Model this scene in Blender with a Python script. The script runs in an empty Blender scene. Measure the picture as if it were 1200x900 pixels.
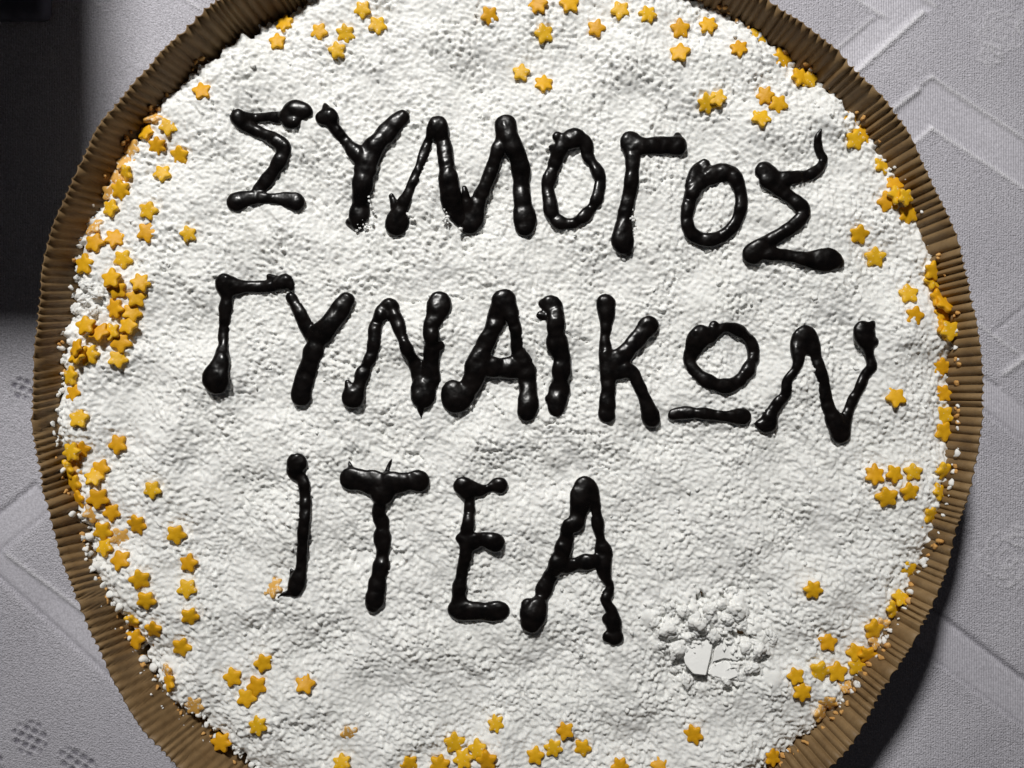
import bpy, bmesh, math, random
import numpy as np
from mathutils import Vector, Matrix

random.seed(7)
rng = np.random.default_rng(7)
S = bpy.context.scene
C = S.collection

# ------------------------------------------------------------------ camera, world, lamp, exposure
PX = 0.0003            # metres per photograph pixel on the plane of the cake's top
ZC = 0.034             # height of the cake's top
ZR = 0.044             # height of the paper case's rim
DIST = 0.30            # camera above the cake's top
CAMZ = ZC + DIST

cam_d = bpy.data.cameras.new('camera')
cam = bpy.data.objects.new('camera', cam_d)
C.objects.link(cam)
cam.location = (0, 0, CAMZ)
cam.rotation_euler = (0, 0, 0)
cam_d.sensor_width = 36.0
cam_d.lens = 36.0 * DIST / (1200 * PX)
cam_d.clip_start = 0.01
cam_d.clip_end = 20.0
S.camera = cam

W = bpy.data.worlds.new('World')
S.world = W
W.use_nodes = True
bg = W.node_tree.nodes['Background']
bg.inputs[0].default_value = (0.95, 0.93, 1.0, 1)
bg.inputs[1].default_value = 0.016

LAMP = Vector((-0.225, 0.83, 0.91))
AIM = Vector((-0.015, 0.075, 0.0))
ld = bpy.data.lights.new('table_lamp', 'SPOT')
ld.energy = 64.0
ld.color = (1.0, 0.985, 0.955)
ld.shadow_soft_size = 0.058
ld.spot_size = math.radians(39)
ld.spot_blend = 1.0
lamp = bpy.data.objects.new('table_lamp', ld)
C.objects.link(lamp)
lamp.location = LAMP
lamp.rotation_euler = (AIM - LAMP).to_track_quat('-Z', 'Y').to_euler()

S.render.engine = 'CYCLES'
S.view_settings.view_transform = 'Standard'
S.view_settings.look = 'None'
S.view_settings.gamma = 1.0
S.view_settings.use_curve_mapping = False
S.view_settings.exposure = 0.0
S.render.resolution_x = 1024
S.render.resolution_y = 768

# ------------------------------------------------------------------ helpers
def P(px, py, z=ZC):
    s = (CAMZ - z) / DIST * PX
    return Vector(((px - 600) * s, (450 - py) * s, z))

def tag(o, label=None, cat=None, group=None, kind=None):
    if label: o['label'] = label
    if cat: o['category'] = cat
    if group: o['group'] = group
    if kind: o['kind'] = kind
    return o

def link(name, me, mat=None, parent=None, smooth=True):
    o = bpy.data.objects.new(name, me)
    C.objects.link(o)
    if mat is not None and not me.materials:
        me.materials.append(mat)
    if parent is not None:
        o.parent = parent
    if smooth:
        me.polygons.foreach_set('use_smooth', np.ones(len(me.polygons), dtype=bool))
    return o

def quads_mesh(name, co, quads):
    me = bpy.data.meshes.new(name)
    co = np.asarray(co, dtype=np.float32)
    quads = np.asarray(quads, dtype=np.int32)
    me.vertices.add(len(co)); me.vertices.foreach_set('co', co.ravel())
    me.loops.add(quads.size); me.loops.foreach_set('vertex_index', quads.ravel())
    me.polygons.add(len(quads))
    me.polygons.foreach_set('loop_start', np.arange(0, quads.size, 4, dtype=np.int32))
    me.update(calc_edges=True)
    me.validate()
    return me

def add_attr(me, name, vals):
    a = me.attributes.new(name, 'FLOAT', 'POINT')
    a.data.foreach_set('value', np.asarray(vals, dtype=np.float32).ravel())

def fft_noise(shape, step, lo, hi, seed, ang=None, stretch=1.0):
    """band-passed gaussian noise, wavelengths lo..hi (same unit as step), unit variance"""
    r = np.random.default_rng(seed)
    n = r.standard_normal(shape)
    fy = np.fft.fftfreq(shape[0], step)[:, None]
    fx = np.fft.rfftfreq(shape[1], step)[None, :]
    if ang is not None:
        c, s = math.cos(ang), math.sin(ang)
        u = (fx * c + fy * s) * stretch
        v = -fx * s + fy * c
        f = np.sqrt(u * u + v * v)
    else:
        f = np.sqrt(fx * fx + fy * fy)
    f0, f1 = 1.0 / hi, 1.0 / lo
    m = 1 / (1 + (f / f1) ** 6) * (1 - 1 / (1 + (f / f0) ** 6))
    out = np.fft.irfft2(np.fft.rfft2(n) * m, s=shape)
    return out / (out.std() + 1e-12)

def smoothstep(a, b, x):
    t = np.clip((x - a) / (b - a), 0, 1)
    return t * t * (3 - 2 * t)

# ------------------------------------------------------------------ materials
def new_mat(name):
    m = bpy.data.materials.new(name); m.use_nodes = True
    nt = m.node_tree
    return m, nt, nt.nodes['Principled BSDF']

def N(nt, t, **kw):
    n = nt.nodes.new(t)
    for k, v in kw.items():
        setattr(n, k, v)
    return n

def noise_node(nt, scale, detail=3, rough=0.55, coord='Object'):
    tc = N(nt, 'ShaderNodeTexCoord')
    n = N(nt, 'ShaderNodeTexNoise')
    n.inputs['Scale'].default_value = scale
    n.inputs['Detail'].default_value = detail
    n.inputs['Roughness'].default_value = rough
    nt.links.new(tc.outputs[coord], n.inputs['Vector'])
    return n

def ramp(nt, fac, stops):
    r = N(nt, 'ShaderNodeValToRGB')
    els = r.color_ramp.elements
    while len(els) < len(stops): els.new(0.5)
    for e, (p, c) in zip(els, stops):
        e.position = p; e.color = (*c, 1)
    nt.links.new(fac, r.inputs[0])
    return r

def bump(nt, height, strength, dist, normal=None):
    b = N(nt, 'ShaderNodeBump')
    b.inputs['Strength'].default_value = strength
    b.inputs['Distance'].default_value = dist
    nt.links.new(height, b.inputs['Height'])
    if normal is not None: nt.links.new(normal, b.inputs['Normal'])
    return b

def mat_sugar():
    m, nt, b = new_mat('icing_sugar')
    n = noise_node(nt, 60, 4)
    r = ramp(nt, n.outputs[0], [(0.3, (0.84, 0.84, 0.815)), (0.7, (0.90, 0.90, 0.88))])
    nt.links.new(r.outputs[0], b.inputs['Base Color'])
    b.inputs['Roughness'].default_value = 0.95
    b.inputs['Subsurface Weight'].default_value = 0.4
    b.inputs['Subsurface Radius'].default_value = (1.0, 0.95, 0.9)
    b.inputs['Subsurface Scale'].default_value = 0.0008
    b.inputs['Specular IOR Level'].default_value = 0.1
    f = noise_node(nt, 2600, 3, 0.6)
    bp = bump(nt, f.outputs[0], 0.35, 0.0003)
    nt.links.new(bp.outputs[0], b.inputs['Normal'])
    return m

def mat_flake():
    m, nt, b = new_mat('pressed_sugar')
    b.inputs['Specular IOR Level'].default_value = 0.2
    n = noise_node(nt, 500, 4)
    r = ramp(nt, n.outputs[0], [(0.3, (0.90, 0.90, 0.88)), (0.7, (0.93, 0.93, 0.91))])
    nt.links.new(r.outputs[0], b.inputs['Base Color'])
    b.inputs['Roughness'].default_value = 0.8
    f = noise_node(nt, 420, 4)
    bp = bump(nt, f.outputs[0], 0.25, 0.0008)
    nt.links.new(bp.outputs[0], b.inputs['Normal'])
    return m

def mat_choc():
    m, nt, b = new_mat('dark_chocolate_icing')
    n = noise_node(nt, 300, 3)
    r = ramp(nt, n.outputs[0], [(0.35, (0.003, 0.0025, 0.0025)), (0.75, (0.007, 0.005, 0.0045))])
    nt.links.new(r.outputs[0], b.inputs['Base Color'])
    rr = ramp(nt, n.outputs[0], [(0.3, (0.24,) * 3), (0.75, (0.34,) * 3)])
    nt.links.new(rr.outputs[0], b.inputs['Roughness'])
    b.inputs['Specular IOR Level'].default_value = 0.27
    f = noise_node(nt, 260, 2)
    bp = bump(nt, f.outputs[0], 0.22, 0.0010)
    nt.links.new(bp.outputs[0], b.inputs['Normal'])
    return m

def mat_star(name, c0, c1, dust):
    m, nt, b = new_mat(name)
    n = noise_node(nt, 350, 3)
    r = ramp(nt, n.outputs[0], [(0.3, c0), (0.7, c1)])
    d = noise_node(nt, 900, 3, 0.6)
    dr = ramp(nt, d.outputs[0], [(dust, (0, 0, 0)), (dust + 0.12, (1, 1, 1))])
    mx = N(nt, 'ShaderNodeMixRGB')
    nt.links.new(dr.outputs[0], mx.inputs[0])
    nt.links.new(r.outputs[0], mx.inputs[1])
    mx.inputs[2].default_value = (0.84, 0.72, 0.56, 1)
    nt.links.new(mx.outputs[0], b.inputs['Base Color'])
    b.inputs['Roughness'].default_value = 0.5
    b.inputs['Specular IOR Level'].default_value = 0.3
    f = noise_node(nt, 1200, 2)
    bp = bump(nt, f.outputs[0], 0.3, 0.0003)
    nt.links.new(bp.outputs[0], b.inputs['Normal'])
    return m

def mat_paper():
    m, nt, b = new_mat('brown_baking_paper')
    n = noise_node(nt, 70, 6, 0.65)
    r = ramp(nt, n.outputs[0], [(0.3, (0.135, 0.080, 0.034)), (0.7, (0.290, 0.190, 0.090))])
    nt.links.new(r.outputs[0], b.inputs['Base Color'])
    b.inputs['Roughness'].default_value = 0.55
    b.inputs['Specular IOR Level'].default_value = 0.3
    f = noise_node(nt, 1800, 3)
    bp = bump(nt, f.outputs[0], 0.25, 0.0002)
    nt.links.new(bp.outputs[0], b.inputs['Normal'])
    return m

def mat_crust(name, a, c):
    m, nt, b = new_mat(name)
    n = noise_node(nt, 260, 5, 0.65)
    r = ramp(nt, n.outputs[0], [(0.3, a), (0.7, c)])
    nt.links.new(r.outputs[0], b.inputs['Base Color'])
    b.inputs['Roughness'].default_value = 0.9
    f = noise_node(nt, 700, 4, 0.7)
    bp = bump(nt, f.outputs[0], 0.8, 0.0008)
    nt.links.new(bp.outputs[0], b.inputs['Normal'])
    return m

def mat_cloth():
    m, nt, b = new_mat('grey_damask')
    n = noise_node(nt, 25, 4)
    r = ramp(nt, n.outputs[0], [(0.3, (0.59, 0.575, 0.635)), (0.7, (0.665, 0.65, 0.71))])
    th = N(nt, 'ShaderNodeAttribute', attribute_name='thread_sheen')
    tr = ramp(nt, th.outputs['Fac'], [(0.0, (0, 0, 0)), (1.0, (1, 1, 1))])
    ng = N(nt, 'ShaderNodeMath', operation='MULTIPLY'); ng.inputs[1].default_value = -1.0
    nt.links.new(th.outputs['Fac'], ng.inputs[0])
    tn = ramp(nt, ng.outputs[0], [(0.0, (0, 0, 0)), (1.0, (1, 1, 1))])
    m1 = N(nt, 'ShaderNodeMixRGB'); m1.inputs[2].default_value = (0.80, 0.79, 0.83, 1)
    nt.links.new(tr.outputs[0], m1.inputs[0]); nt.links.new(r.outputs[0], m1.inputs[1])
    m2 = N(nt, 'ShaderNodeMixRGB'); m2.inputs[2].default_value = (0.22, 0.21, 0.25, 1)
    nt.links.new(tn.outputs[0], m2.inputs[0]); nt.links.new(m1.outputs[0], m2.inputs[1])
    # single paler and darker threads of the weave
    sp = noise_node(nt, 1300, 2, 0.6)
    spr = ramp(nt, sp.outputs[0], [(0.32, (0.80, 0.80, 0.80)), (0.68, (1.14, 1.14, 1.14))])
    m3 = N(nt, 'ShaderNodeMixRGB', blend_type='MULTIPLY'); m3.inputs[0].default_value = 1.0
    nt.links.new(m2.outputs[0], m3.inputs[1]); nt.links.new(spr.outputs[0], m3.inputs[2])
    nt.links.new(m3.outputs[0], b.inputs['Base Color'])
    at = N(nt, 'ShaderNodeAttribute', attribute_name='band')
    rr = N(nt, 'ShaderNodeMapRange')
    rr.inputs['To Min'].default_value = 0.72; rr.inputs['To Max'].default_value = 0.5
    nt.links.new(at.outputs['Fac'], rr.inputs['Value'])
    nt.links.new(rr.outputs[0], b.inputs['Roughness'])
    b.inputs['Specular IOR Level'].default_value = 0.3
    try:
        b.inputs['Sheen Weight'].default_value = 0.08
    except Exception:
        pass
    # warp ribs everywhere, broken-up pebbly weave outside the satin bands
    tc = N(nt, 'ShaderNodeTexCoord')
    w = N(nt, 'ShaderNodeTexWave', wave_type='BANDS', bands_direction='X')
    w.inputs['Scale'].default_value = 330.0
    w.inputs['Distortion'].default_value = 0.5
    w.inputs['Detail'].default_value = 2
    w.inputs['Detail Scale'].default_value = 3
    nt.links.new(tc.outputs['Object'], w.inputs['Vector'])
    f = noise_node(nt, 1500, 3, 0.6)
    inv = N(nt, 'ShaderNodeMath', operation='SUBTRACT'); inv.inputs[0].default_value = 1.08
    nt.links.new(at.outputs['Fac'], inv.inputs[1])
    mul = N(nt, 'ShaderNodeMath', operation='MULTIPLY')
    nt.links.new(f.outputs[0], mul.inputs[0]); nt.links.new(inv.outputs[0], mul.inputs[1])
    b1 = bump(nt, w.outputs['Fac'], 0.35, 0.0004)
    b2 = bump(nt, mul.outputs[0], 0.9, 0.0008, b1.outputs[0])
    nt.links.new(b2.outputs[0], b.inputs['Normal'])
    return m

def mat_dark(name, c, rough, spec=0.12):
    m, nt, b = new_mat(name)
    n = noise_node(nt, 120, 3)
    r = ramp(nt, n.outputs[0], [(0.3, tuple(x * 0.8 for x in c)), (0.7, tuple(x * 1.2 for x in c))])
    nt.links.new(r.outputs[0], b.inputs['Base Color'])
    b.inputs['Roughness'].default_value = rough
    b.inputs['Specular IOR Level'].default_value = spec
    return m

M_SUGAR = mat_sugar(); M_FLAKE = mat_flake(); M_CHOC = mat_choc()
M_STAR = mat_star('yellow_sugar_star', (0.71, 0.36, 0.006), (0.84, 0.46, 0.014), 0.66)
M_STAR_PALE = mat_star('dusted_sugar_star', (0.70, 0.36, 0.06), (0.80, 0.46, 0.12), 0.50)
M_PAPER = mat_paper()
M_CRUST = mat_crust('baked_crust', (0.16, 0.085, 0.035), (0.34, 0.20, 0.09))
M_CRUMB = mat_crust('orange_crumb', (0.52, 0.24, 0.05), (0.78, 0.46, 0.16))
M_CLOTH = mat_cloth()
M_BLACK = mat_dark('black_plastic', (0.010, 0.010, 0.011), 0.6)
M_BASE = mat_dark('dark_blue_grey_plastic', (0.10, 0.10, 0.13), 0.5)
M_TABLE = mat_dark('table_wood', (0.12, 0.07, 0.04), 0.6)

# ------------------------------------------------------------------ tablecloth and the table under it
CX, CY = 590.0, 470.0          # centre of the cake in photograph pixels
K0 = CAMZ / DIST * PX          # metres per pixel on the plane of the cloth

def make_cloth():
    st = 2.2
    def axis(lo, hi):
        core = np.arange(lo, hi + st, st)
        out = [core[-1]]; d = st
        while out[-1] < hi + 900:
            d *= 1.35; out.append(out[-1] + d)
        left = [core[0]]; d = st
        while left[-1] > lo - 900:
            d *= 1.35; left.append(left[-1] - d)
        return np.concatenate([np.array(left[1:][::-1]), core, np.array(out[1:])])
    ax, ay = axis(-30, 1230), axis(-30, 930)
    X, Y = np.meshgrid(ax, ay)
    H = np.zeros_like(X); B = np.zeros_like(X); TH = np.zeros_like(X)
    # seam lines of the woven key pattern: (x0,y0,x1,y1,half width,height) in pixels
    lines = [(960, -27, 1036, 20, 1.8, 0.9), (1040, -24, 1095, 8, 1.8, 0.9), (1080, 16, 990, 97, 2.6, 1.7),
             (1021, 23, 960, 76, 1.7, 0.9), (1075, 107, 1030, 142, 2.6, 1.7), (1079, 99, 1091, 92, 1.6, 0.8),
             (1091, 92, 1260, 205, 1.9, 1.1), (1091, 151, 1260, 262, 1.9, 1.0), (1091, 151, 1050, 186, 1.7, 0.9),
             (1240, 326, 1162, 391, 1.7, -1.0), (1260, 374, 1176, 438, 2.4, 1.3), (1145, 380, 1190, 414, 1.7, 0.8),
             (1130, 430, 1169, 453, 1.9, -1.0), (1120, 458, 1260, 562, 2.0, -1.2),
             (1040, 674, 1260, 842, 2.4, -1.9), (1040, 733, 1260, 896, 1.5, -1.2),
             (-60, 650, 42, 567, 2.0, -1.3), (-60, 696, 70, 590, 2.0, -1.2), (11, 650, 120, 733, 1.9, 1.0),
             (-60, 622, 160, 820, 2.2, -1.5), (90, -12, 118, 8, 1.2, 0.7), (200, -12, 236, 12, 1.5, 0.8)]
    for x0, y0, x1, y1, w, h in lines:
        dx, dy = x1 - x0, y1 - y0
        t = np.clip(((X - x0) * dx + (Y - y0) * dy) / (dx * dx + dy * dy), 0, 1)
        d = np.hypot(X - x0 - t * dx, Y - y0 - t * dy)
        g = np.exp(-(d / (w * 1.1)) ** 2 * 0.7)
        H += (1.9 * h if h > 0 else 1.4 * h) * g
        TH += (0.9 * min(h, 1.2) if h > 0 else 0.25 * h) * g  # sheen of raised seams and shade in grooves painted into the colour
    def inpoly(poly):
        m = np.zeros(X.shape, bool)
        for (xa, ya), (xb, yb) in zip(poly, poly[1:] + poly[:1]):
            if ya == yb: continue
            c = ((ya > Y) != (yb > Y)) & (X < (xb - xa) * (Y - ya) / (yb - ya) + xa)
            m ^= c
        return m
    bands = [[(960, -27), (1040, -24), (1095, 8), (1080, 16), (990, 97), (960, 76), (1021, 23), (1036, 20)],
             [(1091, 92), (1260, 205), (1260, 262), (1091, 151), (1050, 186), (1030, 142), (1075, 107)],
             [(1120, 458), (1260, 562), (1260, 520), (1169, 453), (1130, 430)],
             [(1040, 674), (1260, 842), (1260, 896), (1040, 733)],
             [(-60, 650), (42, 567), (70, 590), (-60, 696)],
             [(11, 650), (120, 733), (160, 820), (-60, 622)]]
    for pl in bands:
        B[inpoly(pl)] = 1.0
    for _ in range(2):      # soften the borders of the satin bands
        B[1:-1, 1:-1] = (B[1:-1, 1:-1] * 2 + B[:-2, 1:-1] + B[2:, 1:-1] + B[1:-1, :-2] + B[1:-1, 2:]) / 6
    H -= 0.25 * B
    # woven ovals with a lattice
    for cx, cy, rx, ry, a in [(36, 864, 22, 21, 0.3), (92, 893, 25, 17, 0.45), (-14, 893, 20, 18, 0.2), (27, 455, 14, 13, 0.3)]:
        u = (X - cx) * math.cos(a) + (Y - cy) * math.sin(a)
        v = -(X - cx) * math.sin(a) + (Y - cy) * math.cos(a)
        q = np.hypot(u / rx, v / ry)
        ins = smoothstep(1.05, 0.9, q)
        lat = np.maximum(np.exp(-(((u + 0.35 * v) % 11 - 5.5) / 1.7) ** 2), np.exp(-(((v - 0.1 * u) % 9.5 - 4.7) / 1.6) ** 2))
        H += ins * (-1.6 + 2.2 * lat) + 0.6 * np.exp(-((q - 1.0) / 0.06) ** 2)
        TH += ins * (-1.25 + 1.75 * lat)
    # rosettes: concentric rings and petals
    for cx, cy, r in [(1191, 672, 17), (1196, 630, 13), (1172, 40, 24), (1160, 66, 13), (1215, 30, 22), (1180, 655, 30)]:
        q = np.hypot(X - cx, Y - cy); an = np.arctan2(Y - cy, X - cx)
        for k in (0.35, 0.7, 1.0):
            g = np.exp(-((q - r * k * (1 + 0.12 * np.cos(5 * an + k * 4))) / 1.3) ** 2)
            H += 1.2 * g; TH += 0.55 * g
    # soft folds and unevenness of the cloth
    n = fft_noise(X.shape, 1.0, 60, 220, 31)
    H += 0.5 * n
    H += 0.10 * fft_noise(X.shape, st, 5, 12, 32)
    co = np.stack([(X - 600) * K0, (450 - Y) * K0, 0.0006 + H * PX * 1.15], -1).reshape(-1, 3)
    ny, nx = X.shape
    i = np.arange(ny * nx).reshape(ny, nx)
    q = np.stack([i[:-1, :-1], i[1:, :-1], i[1:, 1:], i[:-1, 1:]], -1).reshape(-1, 4)
    me = quads_mesh('tablecloth', co, q)
    add_attr(me, 'band', B)
    add_attr(me, 'thread_sheen', TH * (0.75 + 0.25 * np.clip(fft_noise(X.shape, st, 5, 9, 33), -1, 1)))
    o = link('tablecloth', me, M_CLOTH)
    tag(o, 'silvery grey damask tablecloth with woven key bands under the cake', 'tablecloth')
    return o
make_cloth()

def box_bm(bm, x0, x1, y0, y1, z0, z1, bev=0.0, seg=2):
    r = bmesh.ops.create_cube(bm, size=1)
    for v in r['verts']:
        v.co = Vector((x0 + (v.co.x + .5) * (x1 - x0), y0 + (v.co.y + .5) * (y1 - y0), z0 + (v.co.z + .5) * (z1 - z0)))
    if bev:
        es = list({e for v in r['verts'] for e in v.link_edges})
        bmesh.ops.bevel(bm, geom=es, offset=bev, segments=seg, profile=0.5, affect='EDGES')

def bm_obj(name, bm, mat, parent=None, smooth=True):
    me = bpy.data.meshes.new(name); bm.to_mesh(me); bm.free()
    return link(name, me, mat, parent, smooth)

bm = bmesh.new()
box_bm(bm, -0.50, 0.50, -0.45, 0.45, -0.03, -0.002, 0.003)
tag(bm_obj('table_top', bm, M_TABLE), kind='structure')

# ------------------------------------------------------------------ dark base at the cloth's corner, unseen tall box added for its shadow
def make_black_box():
    root = bpy.data.objects.new('black_box', None); C.objects.link(root)
    x1, y0 = -0.169, 0.178           # its corner towards the cake
    root.location = (x1 - 0.10, y0 + 0.10, 0.0012)
    bm = bmesh.new()
    box_bm(bm, -0.12, 0.10, -0.10, 0.12, 0.004, 0.19, 0.006, 3)
    bm_obj('shade_body', bm, M_BLACK, root)
    bm = bmesh.new()
    box_bm(bm, -0.14, 0.091, -0.138, 0.13, 0.0, 0.008, 0.0035, 3)
    bm_obj('base', bm, M_BASE, root)
    tag(root, 'wide rounded dark base with an unseen tall black box added to shade the tablecloth', 'box')
make_black_box()

# ------------------------------------------------------------------ paper baking case
RIM = [(250, 1), (207, 42), (175, 72), (140, 112), (115, 145), (80, 215), (72, 237), (54, 292), (46, 342), (41, 387), (38, 447),
       (33, 500), (44, 555), (56, 600), (75, 667), (96, 715), (120, 775), (135, 807), (172, 865), (202, 897),
       (907, 1), (937, 25), (980, 57), (1017, 95), (1050, 130), (1080, 182), (1101, 224), (1120, 267), (1135, 320), (1145, 375),
       (1150, 420), (1152, 450), (1153, 495), (1147, 532), (1140, 570), (1125, 617), (1111, 674), (1092, 715), (1070, 755),
       (1050, 787), (1032, 815), (1012, 850), (995, 880), (980, 897)]
def polar_fn(pts, extra):
    a = [(math.atan2(-(y - CY), x - CX) % (2 * math.pi), math.hypot(x - CX, y - CY)) for x, y in pts]
    a += extra
    a.sort()
    th = np.array([p[0] for p in a]); r = np.array([p[1] for p in a])
    th = np.concatenate([th - 2 * math.pi, th, th + 2 * math.pi]); r = np.tile(r, 3)
    def f(t):
        t = np.mod(t, 2 * math.pi)
        return (np.interp(t - 0.02, th, r) + np.interp(t, th, r) + np.interp(t + 0.02, th, r)) / 3
    return f
rim_r = polar_fn(RIM, [(math.radians(a), 563.0) for a in (75, 90, 105)] + [(math.radians(a), 582.0) for a in (245, 258, 270, 282, 295)])
CC = P(CX, CY, ZC)          # the cake's axis in the world
CCR = P(CX, CY, ZR)
R_BOT = 0.1475
Z_BOT = 0.0016

def wall_radius(th, z):
    """radius of the case's wall about the cake axis at height z"""
    rr = rim_r(th) * PX * (CAMZ - ZR) / DIST
    v = np.clip((z - Z_BOT) / (ZR - Z_BOT), 0, 1)
    return R_BOT + (rr - R_BOT) * v ** 0.9

def make_case():
    NP = 340; SUB = 12
    nt_ = NP * SUB
    th = np.arange(nt_) / nt_ * 2 * math.pi
    deg = np.degrees(th)
    sl = 0.055 * smoothstep(110, 145, deg) * smoothstep(202, 184, deg) - 0.05 * smoothstep(188, 206, deg) * smoothstep(262, 220, deg)
    jit = np.interp(th, np.linspace(0, 2 * math.pi, 140), 0.013 * rng.standard_normal(140))
    ampj = 1 + 0.25 * np.interp(th, np.linspace(0, 2 * math.pi, 180), rng.standard_normal(180))
    nv = 13
    rows = []
    for side in (0, 1):
        vs = np.linspace(0, 1, nv)
        if side: vs = vs[::-1]
        for v in vs:
            z = Z_BOT + (ZR - Z_BOT) * v
            R = wall_radius(th, z)
            ph = (th + jit * 0.6 + sl * (1 - v)) * NP / 2
            prof = np.abs(np.sin(ph)) ** 0.55
            amp = (6.4 - 1.8 * v) * PX * np.clip(ampj, 0.6, 1.4)
            r = R - amp * prof + (0.00038 if side else 0)
            zz = z + (v ** 8) * (0.0006 * (prof - 0.5) + 0.0007 * np.sin(th * 9 + 1) + 0.0004 * np.sin(th * 23))
            # axis drifts with perspective correction so the rim lies where it stands
            c = CC.lerp(CCR, v)
            rows.append(np.stack([c.x + r * np.cos(th), c.y + r * np.sin(th), zz], -1))
    co = np.concatenate(rows)
    n = nt_
    idx = np.arange(len(rows) * n).reshape(len(rows), n)
    a = idx[:-1]; b = idx[1:]
    q = np.stack([a, np.roll(a, -1, 1), np.roll(b, -1, 1), b], -1).reshape(-1, 4)
    me = quads_mesh('paper_wall', co, q)
    root = bpy.data.objects.new('paper_baking_case', None); C.objects.link(root)
    root.location = (CC.x, CC.y, 0.001)
    o = link('pleated_wall', me, M_PAPER, root)
    o.matrix_parent_inverse = Matrix.Translation(-root.location)
    # flat base sheet
    bm = bmesh.new()
    bmesh.ops.create_cone(bm, cap_ends=True, segments=96, radius1=R_BOT + 0.0004, radius2=R_BOT + 0.0004, depth=0.0006)
    bmesh.ops.translate(bm, verts=bm.verts, vec=(0, 0, 0.0003))
    bm_obj('base_sheet', bm, M_PAPER, root, smooth=False)
    tag(root, 'round brown pleated paper baking case holding the sugared cake', 'baking case')
make_case()

# ------------------------------------------------------------------ cake
cake = bpy.data.objects.new('cake', None); C.objects.link(cake)
cake.location = (CC.x, CC.y, 0.002)
tag(cake, 'large round cake thickly covered in white icing sugar', 'cake')
CAKE_INV = Matrix.Translation(-cake.location)

EDGE = [(300, 33), (275, 47), (197, 105), (172, 140), (120, 212), (110, 240), (96, 262), (90, 307), (80, 340), (71, 375), (72, 435),
        (65, 475), (64, 517), (70, 550), (85, 600), (100, 637), (108, 672), (125, 695), (147, 730), (165, 770), (200, 815), (240, 850), (282, 890),
        (835, 2), (887, 35), (930, 67), (965, 97), (995, 120), (1025, 162), (1047, 195), (1072, 222), (1087, 262), (1100, 300), (1112, 337),
        (1120, 375), (1121, 405), (1121, 447), (1122, 495), (1123, 530), (1116, 557), (1106, 600), (1091, 647), (1075, 675), (1062, 715),
        (1030, 762), (998, 812), (968, 845), (928, 880), (900, 900)]
edge_r = polar_fn(EDGE, [(math.radians(a), 526.0) for a in (75, 90, 105, 255, 270, 285)])

ST = 1.4
NG = 772
gx = CX + (np.arange(NG) - (NG - 1) / 2) * ST
gy = CY + (np.arange(NG) - (NG - 1) / 2) * ST
GX, GY = np.meshgrid(gx, gy)
GR = np.hypot(GX - CX, GY - CY)
GT = np.arctan2(-(GY - CY), GX - CX)
shape = GX.shape

# smooth form: gentle swells, rounded shoulder at the edge
low = 3.0 * fft_noise(shape, ST, 90, 260, 1) + 0.8 * fft_noise(shape, ST, 40, 90, 2, ang=-0.6, stretch=0.6)
er = edge_r(GT) + 3.0 * np.interp(np.mod(GT, 2 * math.pi), np.linspace(0, 2 * math.pi, 420), np.random.default_rng(5).standard_normal(420))
er = er + 2.0 * fft_noise(shape, ST, 8, 20, 6)
inset = er - GR
sh = np.clip(1 - inset / 34.0, 0, None)
low -= 9.0 * sh ** 2
low += 2.0 * np.exp(-((inset - 60) / 40) ** 2)
HS = low.copy()                       # what letters and sprinkles rest on

# hand-broken patch: lumps, pits
def lump(h, px, py, r, ht, p=2):
    m = (abs(GX - px) < r * 1.3) & (abs(GY - py) < r * 1.3)
    d = np.hypot(GX[m] - px, GY[m] - py) / r
    wob = 0.12 * np.sin(3 * np.arctan2(GY[m] - py, GX[m] - px) + px) + 0.08 * np.sin(5 * np.arctan2(GY[m] - py, GX[m] - px) + py)
    d = d * (1 + wob)
    h[m] = np.maximum(h[m], HS[m] - 1 + (ht + 1) * np.sqrt(np.clip(1 - d ** p, 0, None)) * (d < 1) - 20 * (d >= 1))
def pit(h, px, py, rx, ry, dep, a=0.0):
    u = (GX - px) * math.cos(a) + (GY - py) * math.sin(a); v = -(GX - px) * math.sin(a) + (GY - py) * math.cos(a)
    d = np.hypot(u / rx, v / ry) + 0.22 * n1 + 0.12 * n2
    h -= dep * smoothstep(1.0, 0.55, d)

# clumpy powder: packed rounded clots of a few sizes, pushed out of round
n1 = fft_noise(shape, ST, 8, 17, 11)
n2 = fft_noise(shape, ST, 5, 9, 12)
n3 = fft_noise(shape, ST, 3.2, 5.5, 13)
n4 = fft_noise(shape, ST, 14, 34, 14, ang=-0.5, stretch=0.7)
def clots(cell, seed, squash=0.55, wr=2.0):
    r = np.random.default_rng(seed)
    u = GX + wr * fft_noise(shape, ST, 8, 20, seed + 1); v = GY + wr * fft_noise(shape, ST, 8, 20, seed + 2)
    iu = np.floor(u / cell).astype(int); iv = np.floor(v / cell).astype(int)
    o = 60 + int(400 / cell)
    n = int(1600 / cell) + 2 * o
    jx, jy, rad = r.random((n, n)), r.random((n, n)), r.uniform(0.55, 1.05, (n, n))
    out = np.zeros(shape)
    for a in (-1, 0, 1):
        for b in (-1, 0, 1):
            cu, cv = iu + a, iv + b
            k = (np.clip(cv + o, 0, n - 1), np.clip(cu + o, 0, n - 1))
            d = np.hypot(u - (cu + jx[k]) * cell, v - (cv + jy[k]) * cell)
            R = rad[k] * cell
            out = np.maximum(out, squash * np.sqrt(np.clip(R * R - d * d, 0, None)))
    return out
amp = 1.0 + 0.2 * np.clip(fft_noise(shape, ST, 60, 160, 15), -1.5, 1.5)
gran = 1.12 * amp * (0.46 * clots(6.0, 100, wr=3.0) + 0.16 * clots(10.0, 200, wr=4.0) + 0.50 * n2 + 0.34 * n3 + 0.42 * n1 + 0.22 * n4)
gran = gran * 1.28
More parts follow.
